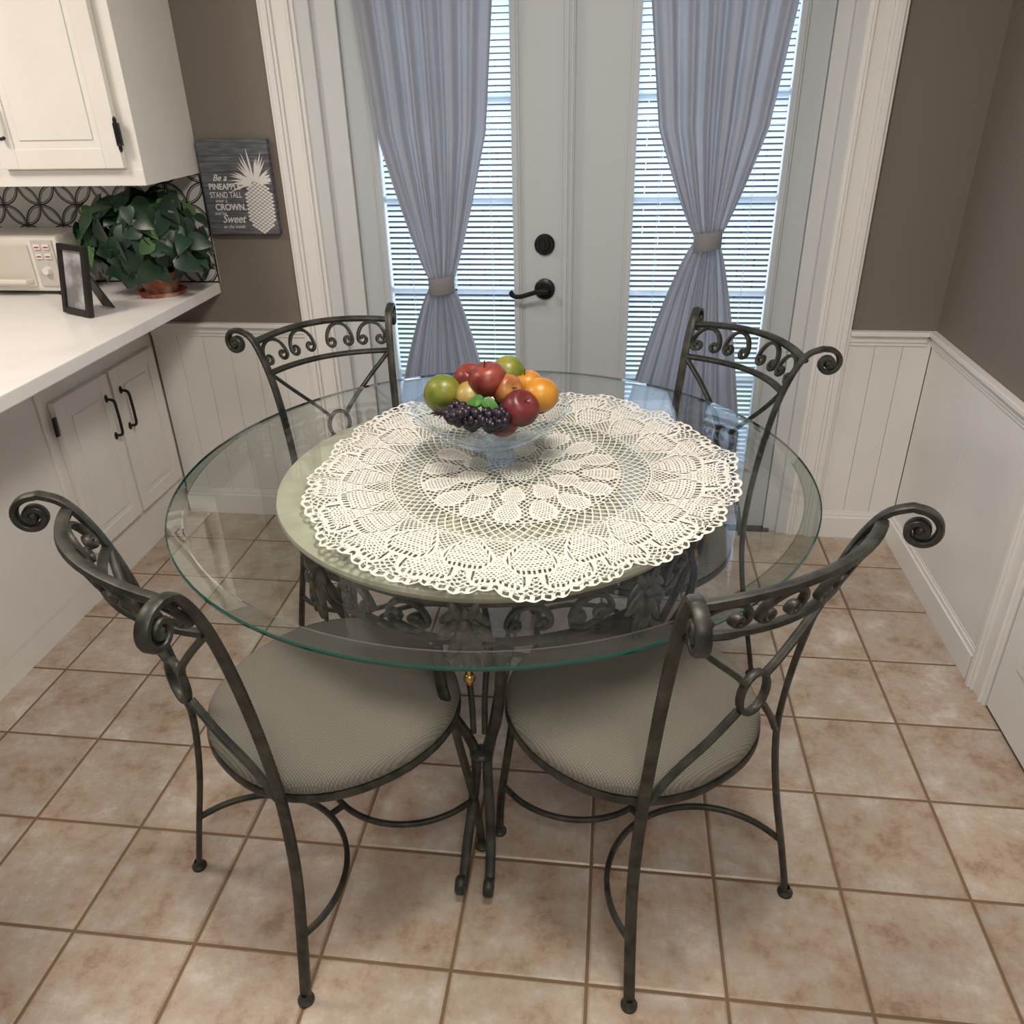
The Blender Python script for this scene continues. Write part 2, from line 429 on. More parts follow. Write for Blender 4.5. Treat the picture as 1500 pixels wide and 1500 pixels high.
for xh in (-1.78,-1.88):
    A.sweep([(xh,UY-.024,1.42),(xh,UY-.05,1.425),(xh,UY-.052,1.5),(xh,UY-.024,1.51)],.005,.005,sq=False)
A.obj('hinges_and_pulls',m_black,True,R)
A=Acc(); A.box((-3.2,D-.006,CZ),(-1.385,D-.0006,1.285)); 
A.obj('backsplash_tile',mat('backsplash_white',(.66,.645,.62),.3,0),False)
A=Acc(); p=.135
def ringpts(x,z,r,n=32):
    pts=[]
    for k in range(n): a=2*math.pi*k/n; pts.append((x+r*math.cos(a),D-.0065,z+r*math.sin(a)))
    return pts
for i in range(0,14):
    for j in range(-1,4):
        x=-1.45-p*i; z=CZ+.06+j*p
        for (dx,dz) in ((0,0),(p/2,p/2)):
            for rr in (.5,.455):
                pts=[(min(q[0],-1.387),q[1],min(max(q[2],CZ+.002),1.283)) for q in ringpts(x+dx,z+dz,p*rr)]
                A.sweep(pts,.0024 if rr==.5 else .0012,.0006,ref=(0,1,0),closed=True,smooth=1)
A.obj('backsplash_pattern',mat('pattern_gray',(.05,.05,.055),.4),False)

# toaster oven
R=empty('toaster_oven',(-2.0,2.66,CZ))
m_toast=mat('toaster_cream',(.76,.73,.66),.35,0); z=CZ+.012; dx=.04
A=Acc(); A.box((-2.24+dx,2.56,z),(-1.86+dx,2.755,z+.18)); o=A.obj('body',m_toast,False,R,.012)
A=Acc(); A.box((-2.23+dx,2.552,z+.018),(-1.965+dx,2.561,z+.155)); A.obj('oven_door',mat('toaster_door',(.64,.61,.54),.25,.1),False,R,.003)
A=Acc(); A.sweep([(-2.21+dx,2.55,z+.04),(-2.21+dx,2.528,z+.04),(-1.98+dx,2.528,z+.04),(-1.98+dx,2.55,z+.04)],.007,.007,smooth=1); A.obj('door_handle',m_toast,True,R)
A=Acc(); A.box((-1.95+dx,2.554,z+.02),(-1.875+dx,2.561,z+.168)); A.obj('control_panel',mat('panel',(.55,.53,.49),.4),False,R,.002)
A=Acc(); B=Acc()
for i in range(2):
    for j in range(2):
        x=-1.928+dx+i*.032; zz=z+.148-j*.030
        A.box((x-.011,2.549,zz-.008),(x+.011,2.554,zz+.008)); B.box((x-.008,2.5483,zz-.003),(x+.008,2.549,zz+.001))
A.lathe([(0,.016),(.011,.016),(.014,0)],20,M=Matrix.Translation((-1.912+dx,2.554,z+.072))@RY)
A.obj('buttons_and_knob',mat('button',(.78,.75,.68),.4),True,R); B.obj('button_marks',mat('red_mark',(.35,.03,.03),.5),False,R)
A=Acc()
for x in (-2.2,-1.9):
    for y in (2.58,2.73): A.lathe([(0,0),(.012,0),(.012,.0125)],12,c=(x+dx,y,CZ))
A.obj('feet',m_black,True,R)

# ---- potted pothos
PX,PY=-1.510,2.60
R=empty('potted_pothos',(PX,PY,CZ))
A=Acc(); A.lathe([(0,0),(.072,0),(.080,.012),(.078,.014),(.070,.006),(0,.006)],32,c=(PX,PY,CZ)); A.lathe([(0,.006),(.050,.006),(.064,.060),(.067,.060),(.068,.076),(.060,.076),(.058,.066),(0,.064)],32,c=(PX,PY,CZ))
A.obj('terracotta_pot',mat('terracotta',(.33,.10,.055),.7,0,noise=(20,(.5,.42,.34),3,.5,.75)),True,R)
def leafmat():
    m=bpy.data.materials.new('pothos_leaf'); m.use_nodes=True; nt=m.node_tree; b=nt.nodes['Principled BSDF']
    g_=nt.nodes.new('ShaderNodeNewGeometry'); r=nt.nodes.new('ShaderNodeValToRGB'); e=r.color_ramp.elements
    e[0].color=(.004,.018,.008,1); e[1].color=(.08,.17,.06,1); x=e.new(.75); x.color=(.012,.045,.018,1)
    nt.links.new(g_.outputs['Random Per Island'],r.inputs['Fac']); nt.links.new(r.outputs[0],b.inputs['Base Color'])
    b.inputs['Roughness'].default_value=.38; return m
A=Acc(); S=Acc()
def leaf(A,pos,nrm,tip,L):
    nrm=nrm.normalized(); tip=(tip-nrm*tip.dot(nrm)).normalized(); sd=nrm.cross(tip)
    prof=[(0,0.0),(.22,-.08),(.40,.10),(.42,.32),(.32,.58),(.16,.82),(0,1.0)]
    mid=[(0,0.0),(0,.05),(0,.14),(0,.34),(0,.58),(0,.80),(0,1.0)]
    V=[];F=[]
    for k,(w,l) in enumerate(prof):
        c=-.28*l*l
        zc=.20*abs(w)
        for sg in (-1,0,1):
            ww=w*sg; ll=l if sg else mid[k][1]
            V.append(pos+sd*(ww*L*.95)+tip*(ll*L)+nrm*((c+(zc if sg else 0))*L))
    for k in range(len(prof)-1):
        a=k*3; F+=[(a,a+1,a+4,a+3),(a+1,a+2,a+5,a+4)]
    A.add(V,F)
for k in range(400):
    th=random.uniform(0,2*math.pi); ph=random.uniform(-.75,1.3)
    d=Vector((math.cos(th)*math.cos(ph),math.sin(th)*math.cos(ph),math.sin(ph)))
    rr=random.uniform(.45,1.0)
    pos=Vector((PX-.020+d.x*.215*rr,PY-.02+d.y*.15*rr,CZ+.195+d.z*.160*rr))
    L=random.uniform(.05,.088)
    if pos.z<CZ+.09 and abs(pos.x-PX)<.085: continue
    if pos.y>D-.075 or pos.z<CZ+.05 or pos.x<-1.73: continue
    nr=d+Vector((random.uniform(-.8,.8),-.3+random.uniform(-.6,.5),random.uniform(-.2,.9)))
    tp=Vector((d.x*.7,d.y*.3-.2,-.6))+Vector((random.uniform(-.8,.8),random.uniform(-.4,.2),random.uniform(-.3,.8)))
    tipend=pos+tp.normalized()*L
    if tipend.y>D-.055 or tipend.z<CZ+.03: continue
    if max(pos.z,tipend.z)>1.25 and max(pos.y,tipend.y)>UY-.05 and min(pos.x,tipend.x)<UX+.04: continue
    leaf(A,pos,nr,tp,L)
    if k%4==0: S.sweep([(PX+d.x*.02,PY+d.y*.02,CZ+.066),(PX+d.x*.07,PY+d.y*.05,CZ+.17+d.z*.08),pos],.0016,.0016,sq=False)
A.obj('leaves',leafmat(),True,R,ang=180); S.obj('stems',mat('stem',(.05,.12,.03),.5),True,R)

# ---- photo frame (black, easel back)
R=empty('photo_frame',(-1.64,2.34,CZ))
M=Matrix.Translation((-1.635,2.31,CZ+.003))@Matrix.Rotation(math.radians(-26),4,'Z')@Matrix.Rotation(math.radians(-10),4,'X')
w,h=.070,.205
A=Acc(); A.box((-w,-.008,0),(-w+.018,.010,h),M=M);A.box((w-.018,-.008,0),(w,.010,h),M=M);A.box((-w+.018,-.008,0),(w-.018,.010,.018),M=M);A.box((-w+.018,-.008,h-.018),(w-.018,.010,h),M=M)
A.box((-w+.01,.004,.01),(w-.01,.012,h-.01),M=M)
A.add([M@Vector(p) for p in ((-.02,.012,.15),(.02,.012,.15),(.03,.10,.018),(-.03,.10,.018),(-.02,.016,.152),(.02,.016,.152),(.03,.106,.020),(-.03,.106,.020))],[(0,1,2,3),(7,6,5,4),(0,4,5,1),(1,5,6,2),(2,6,7,3),(3,7,4,0)])
A.obj('frame',mat('frame_black',(.015,.013,.012),.35),False,R,.002)
A=Acc(); A.box((-w+.018,.001,.018),(w-.018,.004,h-.018),M=M); A.obj('photo',mat('photo_print',(.20,.20,.20),.3,0,noise=(14,(.5,.5,.5),3,.4,.6)),False,R)

# ---- pineapple sign
R=empty('pineapple_canvas_sign',(-1.25,D-.015,1.24))
SX0,SX1,SZ0,SZ1=-1.372,-1.130,1.093,1.388
A=Acc()
A.box((SX0,D-.026,SZ0),(SX1,D-.001,SZ1))
m_plank=mat('gray_plank',(.075,.078,.085),.8,0)
nt=m_plank.node_tree;b=nt.nodes['Principled BSDF'];tc=nt.nodes.new('ShaderNodeTexCoord');mp=nt.nodes.new('ShaderNodeMapping');mp.inputs['Scale'].default_value=(8,8,90)
n=nt.nodes.new('ShaderNodeTexNoise');n.inputs['Scale'].default_value=1.5;n.inputs['Detail'].default_value=5
r=nt.nodes.new('ShaderNodeValToRGB');r.color_ramp.elements[0].color=(.075,.078,.095,1);r.color_ramp.elements[1].color=(.17,.175,.20,1);r.color_ramp.elements[0].position=.35;r.color_ramp.elements[1].position=.68
nt.links.new(tc.outputs['Object'],mp.inputs[0]);nt.links.new(mp.outputs[0],n.inputs['Vector']);nt.links.new(n.outputs['Fac'],r.inputs['Fac']);nt.links.new(r.outputs[0],b.inputs['Base Color'])
A.obj('canvas',m_plank,False,R,.002)
A=Acc()
for k in range(1,6): 
    z=SZ0+(SZ1-SZ0)*k/6; A.box((SX0+.001,D-.0263,z-.0008),(SX1-.001,D-.026,z+.0008))
A.obj('plank_lines',mat('plank_gap',(.02,.02,.022),.9),False,R)
m_ink=mat('white_ink',(.76,.75,.72),.7)
def text(tx,u,v,size,par,sx=1,shear=0,off=0):
    cu=bpy.data.curves.new('t','FONT'); cu.body=tx; cu.size=size; cu.align_x='CENTER'; cu.extrude=.0003; cu.shear=shear; cu.offset=off
    o=bpy.data.objects.new('t',cu); COL.objects.link(o); bpy.context.view_layer.update()
    me=bpy.data.meshes.new_from_object(o.evaluated_get(bpy.context.evaluated_depsgraph_get())); bpy.data.objects.remove(o)
    me.transform(Matrix.Translation((SX0+u,D-.0268,SZ1-v))@Matrix.Rotation(math.pi/2,4,'X')@Matrix.Diagonal((sx,1,1,1)))
    me.materials.clear(); me.materials.append(m_ink)
    q=bpy.data.objects.new('text_'+tx.lower().replace(' ','_').strip(','),me); COL.objects.link(q); setpar(q,par)
text('Be a',.062,.125,.028,R,1,.4,.0003)
text('PINEAPPLE',.075,.152,.026,R,.90,0,.0007)
text('STAND TALL',.075,.178,.026,R,.74,0,.0002)
text('wear a',.055,.192,.015,R,1,.3)
text('CROWN,',.085,.217,.028,R,.93,0,.0007)
text('and be',.045,.232,.015,R,1,.3)
text('Sweet',.088,.257,.036,R,.9,.4,.0004)
text('on the inside',.085,.275,.016,R,.92,.3)
A=Acc(); yk=D-.0268
cx,cz,rx,rz=SX0+.190,SZ1-.208,.050,.082
def flat(A,pts,y=None): A.add([(x,yk if y is None else y,z) for x,z in pts],[tuple(range(len(pts)))])
for i in range(-9,10):
    for j in range(-12,13):
        x=cx+i*.0085; z=cz+j*.0115+(.0058 if i%2 else 0)
        e=((x-cx)/rx)**2+((z-cz)/rz)**2
        if e<1 and x<SX1-.006 and z>SZ0+.006:
            flat(A,[(x-.0072,z),(x,z-.0048),(x+.0072,z),(x,z+.0048)])
for k in range(30):
    a=math.radians(96+(k/29-.5)*176+random.uniform(-5,5)); L=random.uniform(.065,.115)*(1-.30*abs(math.cos(a)))
    bx=cx-.008+.012*math.cos(a); bz=cz+rz-.010+.008*math.sin(a)
    dx_,dz=math.cos(a),math.sin(a); px_,pz=-dz,dx_; w=.0032
    def P_(t,s_): return (bx+dx_*L*t+px_*w*s_, bz+dz*L*t+pz*w*s_-abs(dx_)*L*.22*t*t)
    pts=[P_(0,-1),P_(.3,-1.1),P_(.65,-.8),P_(1,0),P_(.65,.8),P_(.3,1.1),P_(0,1)]
    pts=[(min(max(x,SX0+.004),SX1-.004),min(z,SZ1-.004)) for x,z in pts]
    flat(A,pts,yk-.00006*(k+1))
A.obj('pineapple_print',m_ink,False,R)

# ================================================================= CHAIRS
def spiral(c,d,r0,r1,a0,turns,n=26):
    out=[]
    for k in range(n+1):
        t=k/n; a=math.radians(a0)-2*math.pi*turns*t; r=r0+(r1-r0)*(t**.6)
        out.append(c+d*(r*math.cos(a))+Vector((0,0,1))*(r*math.sin(a)))
    return out
def spiral2(cx,cy,r0,r1,a0,turns,sgn,n=12):
    return [(cx+(r0+(r1-r0)*k/n)*math.cos(math.radians(a0)+sgn*2*math.pi*turns*k/n),cy+(r0+(r1-r0)*k/n)*math.sin(math.radians(a0)+sgn*2*math.pi*turns*k/n)) for k in range(n+1)]
def chair_mesh():
    A=Acc()
    for sx in (1,-1):
        d=Vector((.52*sx,-.854,0)); c=Vector((.232*sx,-.140,.926))
        sp=spiral(c,d,.040,.005,122,1.7,34)
        pts=[Vector(p) for p in ((.216*sx,-.055,.006),(.205*sx,-.036,.12),(.186*sx,-.010,.28),(.168*sx,.0,.43),(.163*sx,-.006,.55),(.166*sx,-.022,.68),(.174*sx,-.044,.80),(.186*sx,-.068,.885),(.201*sx,-.096,.942))]
        A.sweep(pts+sp,.0060,.0102,ref=Vector((-d.y,d.x,0)),smooth=4)
        A.lathe([(0,0),(.016,0),(.016,.006),(.010,.012),(.008,.02)],14,c=(.216*sx,-.055,0))
        A.ball(c,(.011,.011,.011),10,6)
        A.sweep([(.180*sx,.375,.425),(.188*sx,.395,.28),(.200*sx,.415,.12),(.205*sx,.42,.006)],.0075,.0075,ref=(0,1,0))
        A.lathe([(0,0),(.016,0),(.016,.006),(.010,.012),(.008,.02)],14,c=(.205*sx,.42,0))
        A.sweep([(.172*sx,-.058,.845),(.12*sx,-.068,.79),(.055*sx,-.066,.725),(.026*sx,-.060,.692)],.005,.007,ref=(0,1,0))
        A.sweep([(.026*sx,-.056,.632),(.07*sx,-.040,.575),(.118*sx,-.018,.515),(.158*sx,-.002,.455)],.005,.007,ref=(0,1,0))
    A.sweep([(.031*math.cos(a),-.060,.662+.040*math.sin(a)) for a in [2*math.pi*k/20 for k in range(20)]],.005,.007,ref=(0,1,0),closed=True,smooth=1)
    TL=.198; BLn=.176
    def S(u,v):
        hx=BLn+(TL-BLn)*v; bow=.055*(1-u*u)
        return Vector((u*hx,-.062-.036*v-bow,.850+.080*v+.012*(1-u*u)*v))
    A.sweep([S(u/8,1) for u in range(-8,9)],.007,.0095,ref=(0,-1,.3),smooth=1)
    A.sweep([S(u/8,0) for u in range(-8,9)],.006,.0085,ref=(0,-1,.3),smooth=1)
    Lw=.186
    for sg in (1,-1):
        for k in range(2):
            x0=.012+k*.088
            arch=[(x0+.044+.036*math.cos(math.radians(a)),.030+.040*math.sin(math.radians(a))) for a in range(180,-1,-20)]
            s1=spiral2(x0+.021,.030,.013,.004,180,1.0,1,10)[::-1]
            s2=spiral2(x0+.067,.030,.013,.004,0,1.1,-1,10)
            path=s1+arch[1:-1]+s2
            A.sweep([S(sg*(x/Lw),min(1,max(0,y/.078))) for x,y in path],.0042,.0068,ref=(0,1,0),smooth=2)
    def se(a,w,dp,cy,n=2.35):
        c_,s_=math.cos(a),math.sin(a); 
        x=w*abs(c_)**(2/n)*(1 if c_>0 else -1); y=dp*abs(s_)**(2/n)*(1 if s_>0 else -1)
        if y<0: x*=1-.10*(-y/dp)
        return x,cy+y
    ring=[(*se(2*math.pi*k/56,.243,.238,.222),.425) for k in range(56)]
    A.sweep(ring,.005,.009,ref=(0,0,1),closed=True,smooth=1)
    A.sweep([(.201*math.sin(t),-.032+.20*math.cos(t),.150) for t in [math.radians(a) for a in range(-90,91,15)]],.0055,.0065,ref=(0,0,1))
    A.sweep([(.195*math.sin(t),.405-.20*math.cos(t),.150) for t in [math.radians(a) for a in range(-90,91,15)]],.0055,.0065,ref=(0,0,1))
    A.sweep([(0,.165,.150),(0,.21,.150)],.006,.006,smooth=1)
    C=Acc(); V=[];F=[];N=64
    prof=[(.93,.432),(.99,.436),(1.0,.446),(.985,.458),(.95,.467),(.88,.474),(.75,.480),(.55,.484),(.3,.486),(.1,.487)]
    for (q,z) in prof:
        for k in range(N):
            x,y=se(2*math.pi*k/N,.246*q,.241*q,.222); V.append((x,y,z))
    for i in range(len(prof)-1):
        for k in range(N): j=(k+1)%N; F.append((i*N+k,i*N+j,(i+1)*N+j,(i+1)*N+k))
    F.append(tuple((len(prof)-1)*N+k for k in range(N))); F.append(tuple(range(N))[::-1])
    C.add(V,F)
    return A,C
CA,CC=chair_mesh()
fr_me=None
def put_chair(mx,my,fx,fy):
    global fr_me,cu_me
    e=bpy.data.objects.new('dining_chair',None); COL.objects.link(e)
    ang=math.atan2(fy,fx)-math.pi/2
    e.matrix_basis=Matrix.Translation((TC.x+mx,TC.y+my,0))@Matrix.Rotation(ang,4,'Z')
    if fr_me is None:
        a=CA.obj('iron_frame',m_iron,True); b=CC.obj('seat',m_seat,True,ang=60); fr_me=a.data; cu_me=b.data
    else:
        a=bpy.data.objects.new('iron_frame',fr_me); b=bpy.data.objects.new('seat',cu_me); COL.objects.link(a); COL.objects.link(b)
    a.parent=e; b.parent=e
put_chair(-.415,-.610,.61,.79)
put_chair(.465,-.55,-.64,.77)
put_chair(-.49,.44,.64,-.77)
put_chair(.52,.41,-.80,-.60)

# ================================================================= TABLE
T=empty('dining_table',TC)
cx,cy=TC.x,TC.y
A=Acc(); RG=.705
zb,zt=.756,.768
A.lathe([(0,zt),(RG-.036,zt)],128,c=(cx,cy,0),mi=0)
A.lathe([(RG-.036,zt),(RG-.033,zt-.0005)],128,c=(cx,cy,0),mi=3)
A.lathe([(RG-.033,zt-.0005),(RG-.003,zt-.005)],128,c=(cx,cy,0),mi=1)
A.lathe([(RG-.003,zt-.005),(RG,zt-.007),(RG,zb+.001),(RG-.002,zb)],128,c=(cx,cy,0),mi=2)
A.lathe([(RG-.002,zb),(0,zb)],128,c=(cx,cy,0),mi=0)
A.obj('glass_top',[m_glass,m_bev,m_edge,m_line],True,T,ang=6)
A=Acc(); A.lathe([(0,.754),(.478,.754),(.488,.750),(.490,.742),(.486,.734),(.475,.722),(.46,.720),(0,.720)],96,c=(cx+.004,cy,0)); A.obj('stone_top',m_stone,True,T)
A=Acc(); Tm=Matrix.Translation((cx+.008,cy,0))
def circ(r,z,n=96): return [(cx+.008+r*math.cos(2*math.pi*k/n),cy+r*math.sin(2*math.pi*k/n),z) for k in range(n)]
A.sweep(circ(.452,.711),.012,.009,closed=True,smooth=1)
A.sweep(circ(.425,.598),.010,.007,closed=True,smooth=1)
def AP(th,h):
    r=.425+.03*h+.012*math.sin(math.pi*h); return Vector((cx+.008+r*math.cos(th),cy+r*math.sin(th),.605+.10*h))
for k in range(8):
    base=math.radians(45*k-90)
    for sg in (1,-1):
        for (u0,rad,fl) in ((.115,.042,0),(.232,.036,1)):
            arch=[(u0+rad*math.cos(math.radians(a)),.5+(.44 if not fl else -.44)*math.sin(math.radians(a))) for a in range(0,181,18)]
            q=1 if not fl else -1
            s1=[(x,.5+(y)*q/.1*1.0) for x,y in spiral2(u0+rad-.014,0,.014,.004,0,1.1,-1,10)]
            s2=[(x,.5+(y)*q/.1) for x,y in spiral2(u0-rad+.014,0,.014,.004,180,1.1,1,10)]
            path=s1[::-1]+arch[1:-1]+s2
            pts=[AP(base+sg*(x/.45),min(.98,max(.02,y))) for x,y in path]
            if u0+rad<.19 or sg>0: A.sweep(pts,.005,.008,ref=(math.cos(base),math.sin(base),0),smooth=2)
O_=Acc()
for k in range(8):
    th=math.radians(45*k-90); R3=Matrix.Rotation(th+math.pi/2,4,'Z')
    c0=Vector((cx+.008+.464*math.cos(th),cy+.464*math.sin(th),.652))
    def petal(x,z,rot,L,W,out=0):
        M=R3@Matrix.Rotation(math.radians(rot),4,'Y'); 
        O_.ball(c0+R3@Vector((x,-out,z)),(W,.007,L),10,8,M=M)
    petal(0,-.005,0,.062,.015,.006); petal(0,-.056,0,.034,.013,.002)
    for sx in (1,-1):
        petal(sx*.018,-.024,-22*sx,.044,.012,.005); petal(sx*.026,.012,-48*sx,.033,.011,.004); petal(sx*.028,.035,-48*sx,.026,.010,.003)
        petal(sx*.016,.045,25*sx,.026,.010,.006); petal(sx*.034,-.010,-75*sx,.022,.009,.002)
        petal(sx*.014,-.062,-30*sx,.024,.009,.003)
    O_.ball(c0+R3@Vector((0,-.010,.022)),.013,12,8)
O_.obj('leaf_ornaments',mat('pewter_leaf',(.035,.036,.030),.45,.35,noise=(40,(.12,.12,.098),3,.35,.7)),True,T)
for k in range(4):
    th=math.radians(90*k-90); er=Vector((math.cos(th),math.sin(th),0)); el=Vector((-math.sin(th),math.cos(th),0)); o=Vector((cx+.008,cy,0))
    for sg in (1,-1):
        prof=[(.440,.062,.600),(.452,.060,.55),(.445,.055,.48),(.418,.044,.40),(.385,.026,.32),(.372,.014,.26),(.382,.013,.20),(.415,.020,.13),(.455,.026,.07),(.490,.028,.028),(.512,.029,.012),(.530,.030,.014),(.540,.030,.026),(.535,.030,.038),(.524,.030,.040),(.517,.030,.032)]
        A.sweep([o+er*r+el*(l*sg)+Vector((0,0,z)) for r,l,z in prof],.0082,.0102,ref=el)
        A.sweep([o+er*r+el*(l*sg)+Vector((0,0,z)) for r,l,z in ((.44,.02,.598),(.40,.022,.56),(.375,.02,.50),(.38,.014,.42),(.386,.012,.33))],.005,.006,ref=el)
    A.ball(o+er*.374+Vector((0,0,.26)),(.026,.026,.012),14,8)
    A.sweep([o+er*.38+Vector((0,0,.25)),o+er*.25+Vector((0,0,.215)),o+er*.1+Vector((0,0,.23)),o+Vector((0,0,.24))],.006,.006)
A.ball((cx+.008,cy,.24),.028,16,10)
for th in (0,math.pi/2):
    A.box((-.45,-.012,.700),(.45,.012,.7195),M=Tm@Matrix.Rotation(th,4,'Z'))
A.obj('iron_base',m_iron,True,T)
A=Acc()
for k in range(4):
    th=math.radians(90*k-90); p=Vector((cx+.008+.455*math.cos(th),cy+.455*math.sin(th),.535))
    A.ball(p,.012,14,10); A.ball(p+Vector((0,0,-.012)),(.006,.006,.006),10,6); A.lathe([(0,0),(.006,0),(.006,.06)],10,c=(p.x,p.y,p.z+.01))
A.obj('brass_finials',m_brass,True,T)

# ---- crochet doily
NR,NT=290,1700; DR=.485
ru=np.linspace(.004,1,NR+1); th=np.linspace(0,2*np.pi,NT,endpoint=False)
RR,TH=np.meshgrid(ru,th,indexing='ij')
edge=1+.034*np.abs(np.sin(TH*10))+.014*np.abs(np.sin(TH*50))-.02
sc=1+(edge-1)*np.clip((RR-.75)/.25,0,1)
wob=.018*np.sin(3*TH+1)+.016*np.sin(5*TH+2)+.012*np.sin(8*TH)
rad=DR*RR*sc*(1+wob*RR)
twist=TH+.035*np.sin(7*RR+3*TH)*RR
X=rad*np.cos(twist)*.955; Y=rad*np.sin(twist)*1.03
ruf=np.clip((RR-.55)/.45,0,1)**1.3
Z=.7690+.0006*np.random.RandomState(1).rand(*X.shape)+ruf*(.009+.005*np.sin(11*TH+.6)+.003*np.sin(29*TH+4*RR))
Z=np.maximum(Z,.7688)
verts=np.stack([X+cx+.060,Y+cy-.02,Z],-1).reshape(-1,3)
rc=(RR[:-1]+RR[1:])/2; tcn=TH[:-1]+np.pi/NT; rcm=rc*DR
def net(cell,n,t,off=0):
    u=rcm/cell; v=tcn*n/(2*np.pi)
    return (np.abs(np.sin(np.pi*(u+v)))>t)&(np.abs(np.sin(np.pi*(u-v)))>t)
def grid(cell,n,t1,t2):
    u=(rcm/cell); v=tcn*n/(2*np.pi)+.5*(np.floor(u)%2)
    return (np.abs((u%1)-.5)<t1)&(np.abs((v%1)-.5)<t2)
hole=np.zeros_like(rc,bool)
def band(a,b): return (rc>=a)&(rc<b)
b=band(0,.10); hole|=b&grid(.009,24,.25,.28)
b=band(.10,.16); hole|=b&net(.020,20,.38)
def arch(a,b_,n,off,full=.92):
    """round-headed fan (pineapple) with an outlined rim; widest past the middle"""
    t=(rc-a)/(b_-a); v=(tcn*n/(2*np.pi)+off)%1; al=(v-.5)*2
    tt=np.clip(t,0,1)
    w=full*np.where(tt<.6,.35+.65*np.sin(np.pi/2*tt/.6),np.sqrt(np.clip(1-((tt-.6)/.4)**2,0,1)))
    on=(t>0)&(t<1)
    return t,al,on&(np.abs(al)<w),w
# inner zone: narrow leaves in open mesh
t,al,ins,w=arch(.16,.30,10,0,.75); b=band(.16,.30)
hole|=b&ins&grid(.0075,140,.20,.22)&(np.abs(al)<w-.2)
hole|=b&~ins&net(.015,50,.42)
t,al,ins,w=arch(.29,.47,16,.5,.80); b=band(.30,.47)
hole|=b&ins&grid(.0075,16*11,.20,.24)&(np.abs(al)<w-.2)
hole|=b&~ins&net(.016,80,.42)
# open ring
b=band(.47,.49); hole|=b&grid(.0100,110,.30,.33)
b=band(.495,.60); hole|=b&net(.0255,78,.30)
b=band(.605,.625); hole|=b&grid(.0100,140,.30,.33)
# big outlined fans
t,al,ins,w=arch(.63,.86,20,.0,.90); b=band(.63,.86)
bodyw=w-.24
inner=ins&(np.abs(al)<bodyw)&(t<.82)
gap=ins&~inner&(np.abs(al)<w-.12)&(t<.92)
hole|=b&inner&grid(.0072,20*13,.20,.24)
hole|=b&gap&(np.abs(((tcn*20*13/(2*np.pi))%1)-.5)<.27)
out=b&~ins
# second row of fans rising between them
t2,al2,ins2,w2=arch(.74,.965,20,.5,.90); b2=band(.74,.965)
i2=ins2&~(ins&(rc<.86)); inner2=i2&(np.abs(al2)<w2-.24)&(t2<.80); gap2=i2&~inner2&(np.abs(al2)<w2-.12)&(t2<.90)
hole|=b2&inner2&grid(.0072,20*15,.20,.23)
hole|=b2&gap2&(np.abs(((tcn*20*13/(2*np.pi))%1)-.5)<.27)
rest=(band(.63,.965))&~(ins&(rc<.86))&~i2
hole|=rest&net(.0125,160,.46)
b=band(.968,.988); hole|=b&(np.abs(((tcn*150/(2*np.pi))%1)-.5)<.30)
keep=~hole
i,j=np.nonzero(keep); j2=(j+1)%NT
fa=np.stack([i*NT+j,i*NT+j2,(i+1)*NT+j2,(i+1)*NT+j],-1)
used=np.unique(fa); remap=-np.ones(len(verts),int); remap[used]=np.arange(len(used))
vv=verts[used].astype(np.float32); ff=remap[fa][:, ::-1]
me=bpy.data.meshes.new('crochet_doily')
me.vertices.add(len(vv)); me.vertices.foreach_set('co',vv.ravel())
me.loops.add(ff.size); me.loops.foreach_set('vertex_index',ff.ravel().astype(np.int32))
me.polygons.add(len(ff)); me.polygons.foreach_set('loop_start',(np.arange(len(ff))*4).astype(np.int32))
me.update(calc_edges=True); me.validate(); me.materials.append(m_lace); me.shade_smooth()
o=bpy.data.objects.new('crochet_doily',me); COL.objects.link(o)

# ---- fruit bowl
BX,BY,BZ=cx-.008,cy+.03,.7705
R=empty('glass_fruit_bowl',(BX,BY,BZ))
A=Acc()
A.lathe([(.0,.052),(.045,.054),(.085,.068),(.125,.092),(.158,.120),(.170,.137),(.174,.139),(.176,.136),(.164,.115),(.130,.084),(.088,.058),(.045,.044),(0,.042)],72,c=(BX,BY,BZ))
A.obj('bowl',m_bowl,True,R,ang=60)
A=Acc(); V=[];F=[]
for q,z in ((.046,0),(.047,.006),(.034,.028),(.038,.046)):
    for sx,sy in ((-1,-1),(1,-1),(1,1),(-1,1)): V.append((BX+sx*q,BY+sy*q,BZ+z))
for i in range(3):
    for k in range(4): F.append((i*4+k,i*4+(k+1)%4,(i+1)*4+(k+1)%4,(i+1)*4+k))
F+= [(3,2,1,0),(12,13,14,15)]; A.add(V,F); A.obj('bowl_foot',m_bowl,False,R,.003)
def fruitmat(n,c1_,c2_,sc=22,lo=.35,hi=.65,rough=.36): return mat(n,c1_,rough,0,noise=(sc,c2_,5,lo,hi))
mR=fruitmat('apple_red',(.13,.012,.016),(.28,.055,.035)); mDR=fruitmat('plum_red',(.080,.010,.016),(.19,.028,.028)); mG=fruitmat('mango_green',(.10,.16,.018),(.25,.24,.035))
mO=fruitmat('orange_skin',(.50,.19,.018),(.58,.29,.03)); mP=fruitmat('peach',(.46,.25,.06),(.30,.05,.03)); mY=fruitmat('pear_yellow',(.42,.33,.11),(.32,.21,.05))
F_=empty('fruit_assortment',(BX,BY,BZ+.1))
